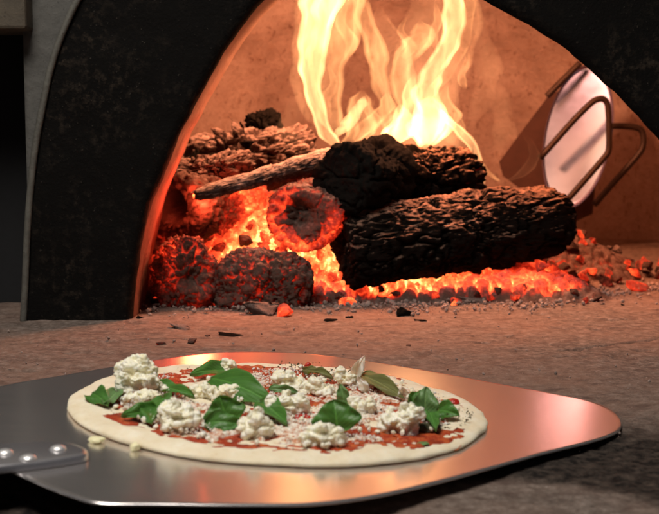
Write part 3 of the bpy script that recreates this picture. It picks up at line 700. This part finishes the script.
tongue([(296, 150, 3), (290, 130, 8), (292, 110, 8), (298, 90, 4)], 1.84, 'faint', 0, seed=23)
tongue([(480, 293, 2), (510, 286, 3), (530, 283, 2)], 1.66, 'mid', 0, seed=24)

# ------------------------------------------------------------------ the pizza peel
peel = empty('pizza_peel', at_peel(260, 430), 'wide brushed steel pizza peel resting on its right tip with the pizza on it', 'pizza peel')
out_px = [(-60, 425), (-20, 393), (15, 383), (60, 375.5), (110, 367), (160, 359), (200, 354), (245, 351.5), (300, 353), (360, 360), (430, 371), (500, 384), (555, 394),
          (590, 401), (610, 409), (620, 419), (620, 429), (608, 436), (585, 443), (540, 454), (490, 468), (430, 484), (370, 497), (310, 504), (240, 505), (160, 504),
          (100, 503), (72, 496), (48, 487), (22, 476), (8, 470), (-20, 467), (-60, 466)]
oc = cr([at_peel(a, b) for a, b in out_px] + [at_peel(*out_px[0])], 240)[:-1]
cxy = oc.mean(0)
def ring(P_, s, dz):
    d = P_ - cxy; L = np.linalg.norm(d[:, :2], axis=1)[:, None]; Q = P_ + d / L * s; Q[:, 2] += dz; return Q
rings = [cxy[None] + (oc - cxy) * t for t in (.02, .25, .5, .75)] + [ring(oc, -.004, 0), ring(oc, -.0008, 0), ring(oc, 0, -.0006), ring(oc, 0, -.0014), ring(oc, -.0008, -.0018)] + [cxy[None] + (oc - cxy) * t + (0, 0, -.0018) for t in (.5, .02)]
n_ = len(oc); V = np.vstack(rings); F_ = [tuple(reversed(f)) for f in grid_faces(len(rings), n_, True)] + [tuple(range(n_)), tuple(reversed(range((len(rings) - 1) * n_, len(rings) * n_)))]
mk('blade', V, F_, MAT['peel'], peel)
# handle bracket
up_ = [(-70, 441), (-30, 443), (0, 445), (25, 443.5), (50, 443), (72, 445), (84, 449)]; lo_ = [(86, 456), (72, 459), (45, 463), (20, 466), (0, 468), (-30, 470), (-70, 474)]
bo = cr([at_peel(a, b, .004) for a, b in up_ + [(88, 452)] + lo_], 80); bc = bo.mean(0)
rs = []
for s, dz in ((.0, -.0035), (.0, 0.), (-.0012, .0012), (-.004, .0018)):
    d = bo - bc; L = np.linalg.norm(d[:, :2], axis=1)[:, None]; q = bo + d / L * s; q[:, 2] += dz; rs.append(q)
V = np.vstack(rs); nb = len(bo); mk('handle_bracket', V, [tuple(f) for f in grid_faces(len(rs), nb, True)] + [tuple((len(rs) - 1) * nb + j for j in range(nb))], MAT['bracket'], peel)
for a, b in ((5, 453.5), (28, 459), (58, 449.5), (-28, 460)):
    c = at_peel(a, b, .0058); V, F_ = ico(3); V = V * (.0054, .0054, .0029) + np.array(tuple(c)); mk('rivet', V, F_, MAT['rivet'], peel)
hs = [at_peel(-66, 458, .006) + Vector((-.0, -.0, 0)), at_peel(-110, 462, .012), at_peel(-260, 475, .03), at_peel(-420, 490, .045)]
v, f = tube([tuple(p) for p in cr(hs, 16)], .011, 16); mk('handle', v, f, MAT['bracket'], peel)

# ------------------------------------------------------------------ pizza
PC = np.array([-.040, .935]); PR = .160
pz = empty('pizza', (PC[0], PC[1], peel_z(PC[0])), 'unbaked pizza with tomato sauce and pale crust lying on the steel peel', 'pizza')
def disc(rfun, rings_, zfun, NT=240):
    V = []; th_ = np.linspace(0, 2 * math.pi, NT, endpoint=False)
    for t in rings_:
        r = rfun(th_) * t; V.append(np.c_[PC[0] + r * np.cos(th_), PC[1] + r * np.sin(th_), 0 * th_])
    V = np.array(V).reshape(-1, 3); return V
thn = lambda t, s, k=1.6: vnoise(np.c_[np.cos(t) * k, np.sin(t) * k, 0 * t + s], 3)
rf = lambda t: PR * (1 + .016 * thn(t, 1.) + .008 * thn(t, 5., 5) + .004 * thn(t, 9., 16))
prof = [(r, 1., 0) for r in np.linspace(.01, .93, 60)] + [(.955, .99, 0), (.975, .93, 0), (.990, .80, 0), (1., .58, 0), (1.002, .38, 0), (.998, .16, 0), (.985, .03, 0), (.6, .02, 0), (.01, .02, 0)]
V = []; th_ = np.linspace(0, 2 * math.pi, 300, endpoint=False)
for r, hgt, _ in prof:
    rr = rf(th_) * r; x = PC[0] + rr * np.cos(th_); y = PC[1] + rr * np.sin(th_); p_ = np.c_[x, y, 0 * x]
    lump = .0018 * fbm(p_ * 28, 3, 2) + .0011 * fbm(p_ * 90, 3, 4); rim = .0012 * math.exp(-((r - .9) / .06) ** 2)
    z = peel_z(x) + .0004 + (TOP - .0012 + lump + rim) * hgt; V.append(np.c_[x, y, z])
V = np.array(V).reshape(-1, 3); nt = 300
mk('dough', V, [tuple(reversed(f)) for f in grid_faces(len(prof), nt, True)] + [tuple(range(nt))], MAT['dough'], pz)
# sauce
SX, SY, SR = PC[0] + .006, PC[1] + .000, .149; V = []; NSR = 90
for r in np.linspace(.01, 1, NSR):
    rr = SR * r * (1 + .05 * thn(th_, 2., 2.5) + .03 * thn(th_, 7., 8)); x = SX + rr * np.cos(th_); y = SY + rr * np.sin(th_); p_ = np.c_[x, y, 0 * x]
    z = peel_z(x) + TOP - .0005 + .0012 * fbm(p_ * 60, 3, 12) + .0020 * fbm(p_ * 190, 3, 13) - .003 * sst(.93, 1.0, np.array(r)) - .0022 * sst(.55, .7, fbm(p_ * 26, 3, 15)); V.append(np.c_[x, y, z])
mk('sauce', np.array(V).reshape(-1, 3), [tuple(reversed(f)) for f in grid_faces(NSR, nt, True)] + [tuple(range(nt))], MAT['sauce'], pz)

# crumbly layer of grated cheese over the sauce
V = []; ng = 700; tg = np.linspace(0, 2 * math.pi, ng, endpoint=False); NGR = 230
for r in np.linspace(.01, 1, NGR):
    rr = .137 * r * (1 + .05 * thn(tg, 3., 2.5)); x = SX + rr * np.cos(tg); y = SY + .002 + rr * np.sin(tg); p_ = np.c_[x, y, 0 * x]
    mk_ = sst(.08, .34, fbm(p_ * 32, 3, 61) + .35 * fbm(p_ * 150, 2, 63)) * sst(1., .9, np.array(r))
    f1, _f = voro(p_ * 620, 5)
    z = peel_z(x) + TOP - .0026 + mk_ * (.0042 + .0016 * fbm(p_ * 240, 2, 65) + .0014 * (.6 - f1)); V.append(np.c_[x, y, z])
tag(mk('grated_cheese', np.array(V).reshape(-1, 3), [tuple(reversed(f)) for f in grid_faces(NGR, ng, True)] + [tuple(range(ng))], grated_layer(), smooth=False),
    'thick crumbly patches of grated cheese mixed into the sauce', 'grated cheese', kind='stuff')

# ---- curds of cheese
def ppt(px, py, h=0.): return at_peel(px, py, TOP + h)
def curd(blobs, label, seed, mat='curd', name='mozzarella_piece', fuzz=.52, nsm=15, cat='cheese'):
    """blobs: (px, py, radius px, depth step m); joined, crumbly"""
    r_ = random.Random(seed); V = []; F_ = []; bv, bf = ico(2)
    y0 = None
    base = ppt(blobs[0][0], blobs[0][1] + blobs[0][2] * .72)
    for (px, py, rp, dy) in blobs:
        c = at_y(px, py, base.y + dy); R_ = rp * 1.0 / F * base.y
        for q in range(nsm + 1):
            if q == 0: cc, rr = c, R_ * .86
            else:
                d = Vector((r_.gauss(0, 1), r_.gauss(0, 1), r_.gauss(0, 1))).normalized(); rr = R_ * fuzz * r_.uniform(.3, 1.25); cc = c + d * (R_ * r_.uniform(.55, .95))
            o_ = len(V); sq = r_.uniform(.4, 2.0)
            m_ = np.array(Euler((r_.random() * 6, r_.random() * 6, 0)).to_matrix()); V += ((bv * (rr, rr * sq, rr / sq ** .5)) @ m_ * (1.08, 1, .86) + np.array(tuple(cc))).tolist(); F_ += [tuple(i + o_ for i in f) for f in bf]
    me = bpy.data.meshes.new('t'); me.from_pydata(V, [], F_); ob = bpy.data.objects.new('t', me); sc.collection.objects.link(ob)
    rm = ob.modifiers.new('r', 'REMESH'); rm.mode = 'VOXEL'; rm.voxel_size = .00062
    sm = ob.modifiers.new('s', 'SMOOTH'); sm.factor = .5; sm.iterations = 2
    dg = bpy.context.evaluated_depsgraph_get(); ev = ob.evaluated_get(dg).to_mesh()
    nv = len(ev.vertices); co = np.empty(nv * 3); ev.vertices.foreach_get('co', co); co = co.reshape(-1, 3)
    no = np.empty(nv * 3); ev.vertices.foreach_get('normal', no); no = no.reshape(-1, 3)
    Fc = [tuple(p.vertices) for p in ev.polygons]
    co = co + no * (.0011 * fbm(co * 420, 3, seed) + .0030 * fbm(co * 120, 3, seed + 1) - .0062 * np.abs(fbm(co * (110, 110, 190), 4, seed + 4)) + .0012)[:, None]
    bpy.data.objects.remove(ob)
    co[:, 2] = np.maximum(co[:, 2], peel_z(co[:, 0]) + TOP - .0015)
    return tag(mk(name, co, Fc, MAT[mat]), label, cat)
curd([(137, 384, 17, .0), (133, 373, 14, .003), (143, 370, 13, .006), (127, 380, 10, -.002), (150, 378, 10, .004)], 'tallest heap of creamy mozzarella at the left of the pizza', 1)
curd([(140, 399, 9, -.002), (152, 398, 8, .0), (128, 400, 7, 0)], 'low crumbly cheese piece at the foot of the tallest mozzarella heap', 2)
curd([(177, 419, 15, .0), (172, 409, 9, .002), (184, 411, 9, .004), (190, 420, 8, 0), (166, 417, 7, 0)], 'mozzarella lump right of the curled basil leaf at the front left', 3)
curd([(254, 427, 13, .0), (256, 418, 8, .001), (246, 430, 9, 0), (264, 430, 9, 0)], 'cone shaped white mozzarella lump at the front middle', 4)
curd([(322, 437, 11, .0), (310, 438, 9, 0), (334, 437, 9, .0), (320, 431, 8, .003)], 'flat crumbly mozzarella lump at the front edge of the sauce', 5)
curd([(285, 407, 11, .0), (273, 406, 9, 0), (298, 406, 10, 0), (288, 400, 8, .003)], 'crumbly mozzarella piece above the cone shaped lump', 6)
curd([(402, 422, 14, .0), (392, 424, 11, 0), (411, 414, 10, .002), (384, 428, 8, 0), (418, 414, 8, .0), (404, 432, 9, -.002)], 'large curdy mozzarella heap at the right of the pizza', 7, fuzz=.50)
curd([(287, 383, 10, .0), (280, 381, 8, .002), (296, 387, 9, 0), (290, 391, 8, -.003)], 'mozzarella piece at the back right of the big basil leaf', 8)
curd([(316, 388, 9, .0), (308, 390, 7, 0), (324, 392, 8, 0)], 'small mozzarella piece behind the centre of the pizza', 9)
curd([(225, 369, 7, .0), (230, 367, 5, .0)], 'tiny mozzarella bit at the very back beside a basil leaf', 10, nsm=20)
curd([(226, 393, 10, .0), (216, 396, 8, .0), (236, 396, 7, 0)], 'mozzarella piece under the big basil leaf', 11)
curd([(418, 398, 8, .0), (428, 400, 7, .0)], 'small mozzarella bit behind the pale basil leaf at the right', 12, nsm=20)
curd([(204, 392, 8, .0), (196, 393, 6, 0)], 'low mozzarella crumb behind the pair of basil leaves', 13, nsm=20)
curd([(347, 380, 8, .0), (341, 376, 6, 0), (352, 384, 6, 0)], 'pale cheese bit at the foot of the onion petal', 14, nsm=20)
curd([(352, 408, 8, .0), (362, 410, 7, 0), (370, 406, 6, .0)], 'flat cheese crumb right of the upright basil leaf', 15, nsm=24)
curd([(163, 391, 6, .0), (155, 386, 5, .0)], 'small cheese crumb right of the tallest mozzarella heap', 16, nsm=18)

# ---- basil leaves
def leaf(b, t, width, label, h0=.002, dy=.0, tau=50, curl=.2, fold=.25, mat='leaf', seed=0, name='basil_leaf', roll=0., cat='leaf'):
    B = ppt(*b, h0); T = at_y(*t, B.y + dy)
    if T.z < peel_z(T.x) + TOP + .004: T = ppt(*t, .0045)
    A = T - B; L = A.length; A.normalize(); width *= .96; B = B - A * L * .05; L *= 1.10
    tc = Vector((0, -math.sin(R(tau)), math.cos(R(tau)))); N = (tc - A * tc.dot(A)).normalized(); S = A.cross(N)
    if roll:
        q = Matrix.Rotation(R(roll), 3, A); N = q @ N; S = q @ S
    NU_, NV_ = 26, 17; V = []; UV = []
    for sgn in (1, -1):
        for i in range(NU_):
            u = i / (NU_ - 1); wd = width / 2 * (1 + .08 * math.sin(11 * u + seed)) * (math.sin(math.pi * min(1, u ** .72)) ** .75 if 0 < u < 1 else 0) + .0003
            for j in range(NV_):
                v = j / (NV_ - 1) * 2 - 1
                z = fold * wd * abs(v) ** 1.2 + curl * L * (.25 - (u - .5) ** 2) * 1.0 + .0018 * math.sin(8 * u + 4 * v + seed) * abs(v) + .0009 * math.sin(19 * u + seed * 2 + 2 * v) * abs(v) + .0010 * math.sin(5 * u + seed * 3)
                z -= .0007 * math.exp(-(v / .12) ** 2)
                P_ = B + A * (u * L) + S * (wd * v) + N * (z + sgn * .00018); V.append(P_); UV.append((u, (v + 1) / 2))
    g = grid_faces(NU_, NV_); o_ = NU_ * NV_
    F_ = g + [tuple(reversed([i + o_ for i in f])) for f in g]
    per = [j for j in range(NV_)] + [i * NV_ + NV_ - 1 for i in range(1, NU_)] + [(NU_ - 1) * NV_ + j for j in range(NV_ - 2, -1, -1)] + [i * NV_ for i in range(NU_ - 2, 0, -1)]
    F_ += [(per[k], per[k] + o_, per[(k + 1) % len(per)] + o_, per[(k + 1) % len(per)]) for k in range(len(per))]
    return tag(mk(name, V, F_, MAT[mat], uv=UV), label, cat)
leaf((236, 371), (192, 375), .019, 'pointed basil leaf at the back of the pizza, tip to the left', seed=1, dy=-.01, tau=42, curl=.3)
leaf((213, 379), (274, 404), .026, 'largest dark green basil leaf slanting across the middle', seed=2, h0=.008, dy=-.012, tau=55, curl=.25, fold=.1)
leaf((228, 424), (220, 397), .030, 'upright round basil leaf over the left front lump', seed=3, h0=.001, dy=.006, tau=60, curl=.25, fold=.2)
leaf((206, 423), (242, 424), .017, 'glossy basil leaf lying below the upright round one', seed=4, h0=.004, dy=-.003, tau=58, curl=.35, fold=.2)
leaf((154, 386), (193, 397), .013, 'dark narrow basil leaf behind the left front mozzarella', seed=5, h0=.004, dy=-.004, tau=40, curl=.3)
leaf((162, 397), (150, 420), .022, 'curled basil leaf half standing at the left front', seed=6, h0=.010, dy=-.006, tau=55, curl=-.2, fold=.5, roll=20)
leaf((161, 412), (123, 415), .015, 'glossy basil leaf lying flat at the left front edge of sauce', seed=7, h0=.003, dy=-.004, tau=52, curl=.3, fold=.15)
leaf((92, 393), (107, 404), .016, 'small folded basil leaf at the left crust, its left half', seed=8, h0=.004, dy=-.004, tau=55, curl=.1, fold=.3)
leaf((117, 393), (104, 404), .015, 'small folded basil leaf at the left crust, its lighter right half', seed=9, h0=.003, dy=-.005, tau=60, curl=.1, fold=.3, mat='leafpale')
leaf((338, 432), (334, 401), .034, 'triangular dark basil leaf standing behind the front edge lump', seed=10, h0=.003, dy=.008, tau=62, curl=.2, fold=.25)
leaf((262, 405), (286, 423), .018, 'dark basil leaf tucked behind the cone shaped mozzarella', seed=11, h0=.004, dy=-.006, tau=50, curl=.3)
leaf((345, 408), (341, 385), .011, 'narrow upright pale basil leaf right of the centre', seed=12, dy=.004, tau=70, curl=.1, mat='leafpale')
leaf((362, 377), (402, 397), .015, 'wilted brownish green leaf at the back right', seed=13, h0=.006, dy=-.010, tau=55, curl=.25, fold=.3, mat='leafbrown')
leaf((424, 420), (426, 388), .020, 'tall pale basil leaf standing behind the curdy heap at the right', seed=14, h0=.002, dy=.006, tau=68, curl=.25, fold=.35, mat='leafpale')
leaf((410, 404), (422, 391), .010, 'dark basil leaf edge left of the tall pale leaf', seed=15, h0=.003, dy=.004, tau=60, curl=.2)
leaf((437, 409), (459, 416), .016, 'dark basil leaf at the right crust', seed=16, h0=.005, dy=-.004, tau=62, curl=.25, fold=.2)
leaf((428, 412), (436, 428), .012, 'dark basil leaf drooping below the tall pale leaf', seed=17, h0=.006, dy=-.006, tau=55, curl=.2)
leaf((304, 370), (332, 378), .009, 'small wilted leaf at the very back beside the red tomato bit', seed=18, h0=.003, dy=-.004, tau=50, curl=.3, mat='leafbrown')
leaf((270, 389), (298, 392), .008, 'thin pale green leaf tip right of the largest basil leaf', seed=19, h0=.005, dy=-.002, tau=55, curl=.2, mat='leafpale')
leaf((352, 382), (364, 357), .010, 'translucent onion petal standing up at the back', seed=20, h0=.002, dy=.002, tau=70, curl=.3, fold=.6, mat='onion', name='onion_petal', cat='onion')
leaf((366, 392), (358, 377), .008, 'short onion petal leaning beside the wilted leaf', seed=21, h0=.002, dy=.0, tau=70, curl=.3, fold=.6, mat='onion', name='onion_petal', cat='onion')
leaf((404, 399), (402, 387), .009, 'onion petal at the right back next to a dark leaf edge', seed=22, h0=.002, dy=.0, tau=70, curl=.3, fold=.6, mat='onion', name='onion_petal', cat='onion')
# tomato bits
def bit(px, py, wpx, hpx, mat, label, name, seed, cat, h=0.):
    c = ppt(px, py, h); V, F_ = ico(4); s = c.y / F; V = V * (1 + .35 * fbm(V * 1.8 + seed, 3, seed))[:, None]
    V = V * (wpx / 2 * s, wpx / 2 * s, hpx / 2 * s) + np.array(tuple(c + Vector((0, 0, hpx / 2 * s * .5)))); return tag(mk(name, V, F_, MAT[mat]), label, cat)
bit(453, 404, 13, 7, 'tomato', 'dark red tomato bit on the right crust', 'tomato_piece', 1, 'tomato')
bit(308, 369, 7, 9, 'tomato', 'bright red tomato bit at the very back', 'tomato_piece', 2, 'tomato')
bit(385, 388, 22, 7, 'tomato', 'tomato piece beside the wilted leaf', 'tomato_piece', 3, 'tomato')
bit(303, 419, 22, 6, 'tomato', 'dark sauce coated tomato piece in the middle of the pizza', 'tomato_piece', 4, 'tomato')
bit(426, 430, 26, 9, 'olive', 'dark olive lump behind the curdy mozzarella heap', 'olive_piece', 5, 'olive')
bit(97, 441, 17, 6, 'shred', 'yellow cheese shred on the steel by the left crust', 'cheese_shred', 7, 'cheese', -TOP + .001)
bit(135, 449, 11, 9, 'shred', 'yellow cheese shred on the steel at the front crust', 'cheese_shred', 8, 'cheese', -TOP + .001)
bit(423, 444, 12, 2, 'leafpale', 'thin green herb shred on the front right crust', 'herb_shred', 9, 'herb')

# ---- grated cheese and herbs
def scatter(name, n, size, mat, label, cat, dens, seed, rmax, flat=(.4, 1), zoff=.0006, heap=0):
    r_ = random.Random(seed); V = []; F_ = []; bv, bf = ico(1); k = 0; tries = 0
    while k < n and tries < n * 12:
        tries += 1; a = r_.random() * 6.283; rr = rmax * r_.random() ** .5; x = SX + rr * math.cos(a); y = SY + rr * math.sin(a)
        dn = float(fbm(np.array([[x, y, 0.]]) * dens, 2, seed)[0])
        if dn < r_.uniform(-.02, .3): continue
        s = r_.uniform(*size); m_ = np.array(Euler((r_.random() * 6, r_.random() * 6, r_.random() * 6)).to_matrix())
        q = (bv * (s, s * r_.uniform(*flat), s * r_.uniform(*flat))) @ m_ + (x, y, peel_z(x) + TOP + zoff + heap * max(0, dn) * r_.random()); o_ = len(V)
        V += q.tolist(); F_ += [tuple(i + o_ for i in f) for f in bf]; k += 1
    return tag(mk(name, np.array(V), F_, MAT[mat], smooth=False), label, cat, kind='stuff')
scatter('cheese_crumbs', 3200, (.0004, .0012), 'grated', 'loose white cheese crumbs sprinkled over the tomato sauce', 'grated cheese', 34, 3, .128, heap=.010)
scatter('mozzarella_crumbs', 260, (.0010, .0030), 'curd', 'small torn mozzarella crumbs lying between the larger lumps', 'cheese', 30, 8, .134, (.5, 1), .0018, .004)
scatter('herb_flakes', 420, (.0004, .0013), 'olive', 'dark dried herb flakes sprinkled over the pizza', 'herbs', 10, 5, .145, (.2, .7), .0016, .008)
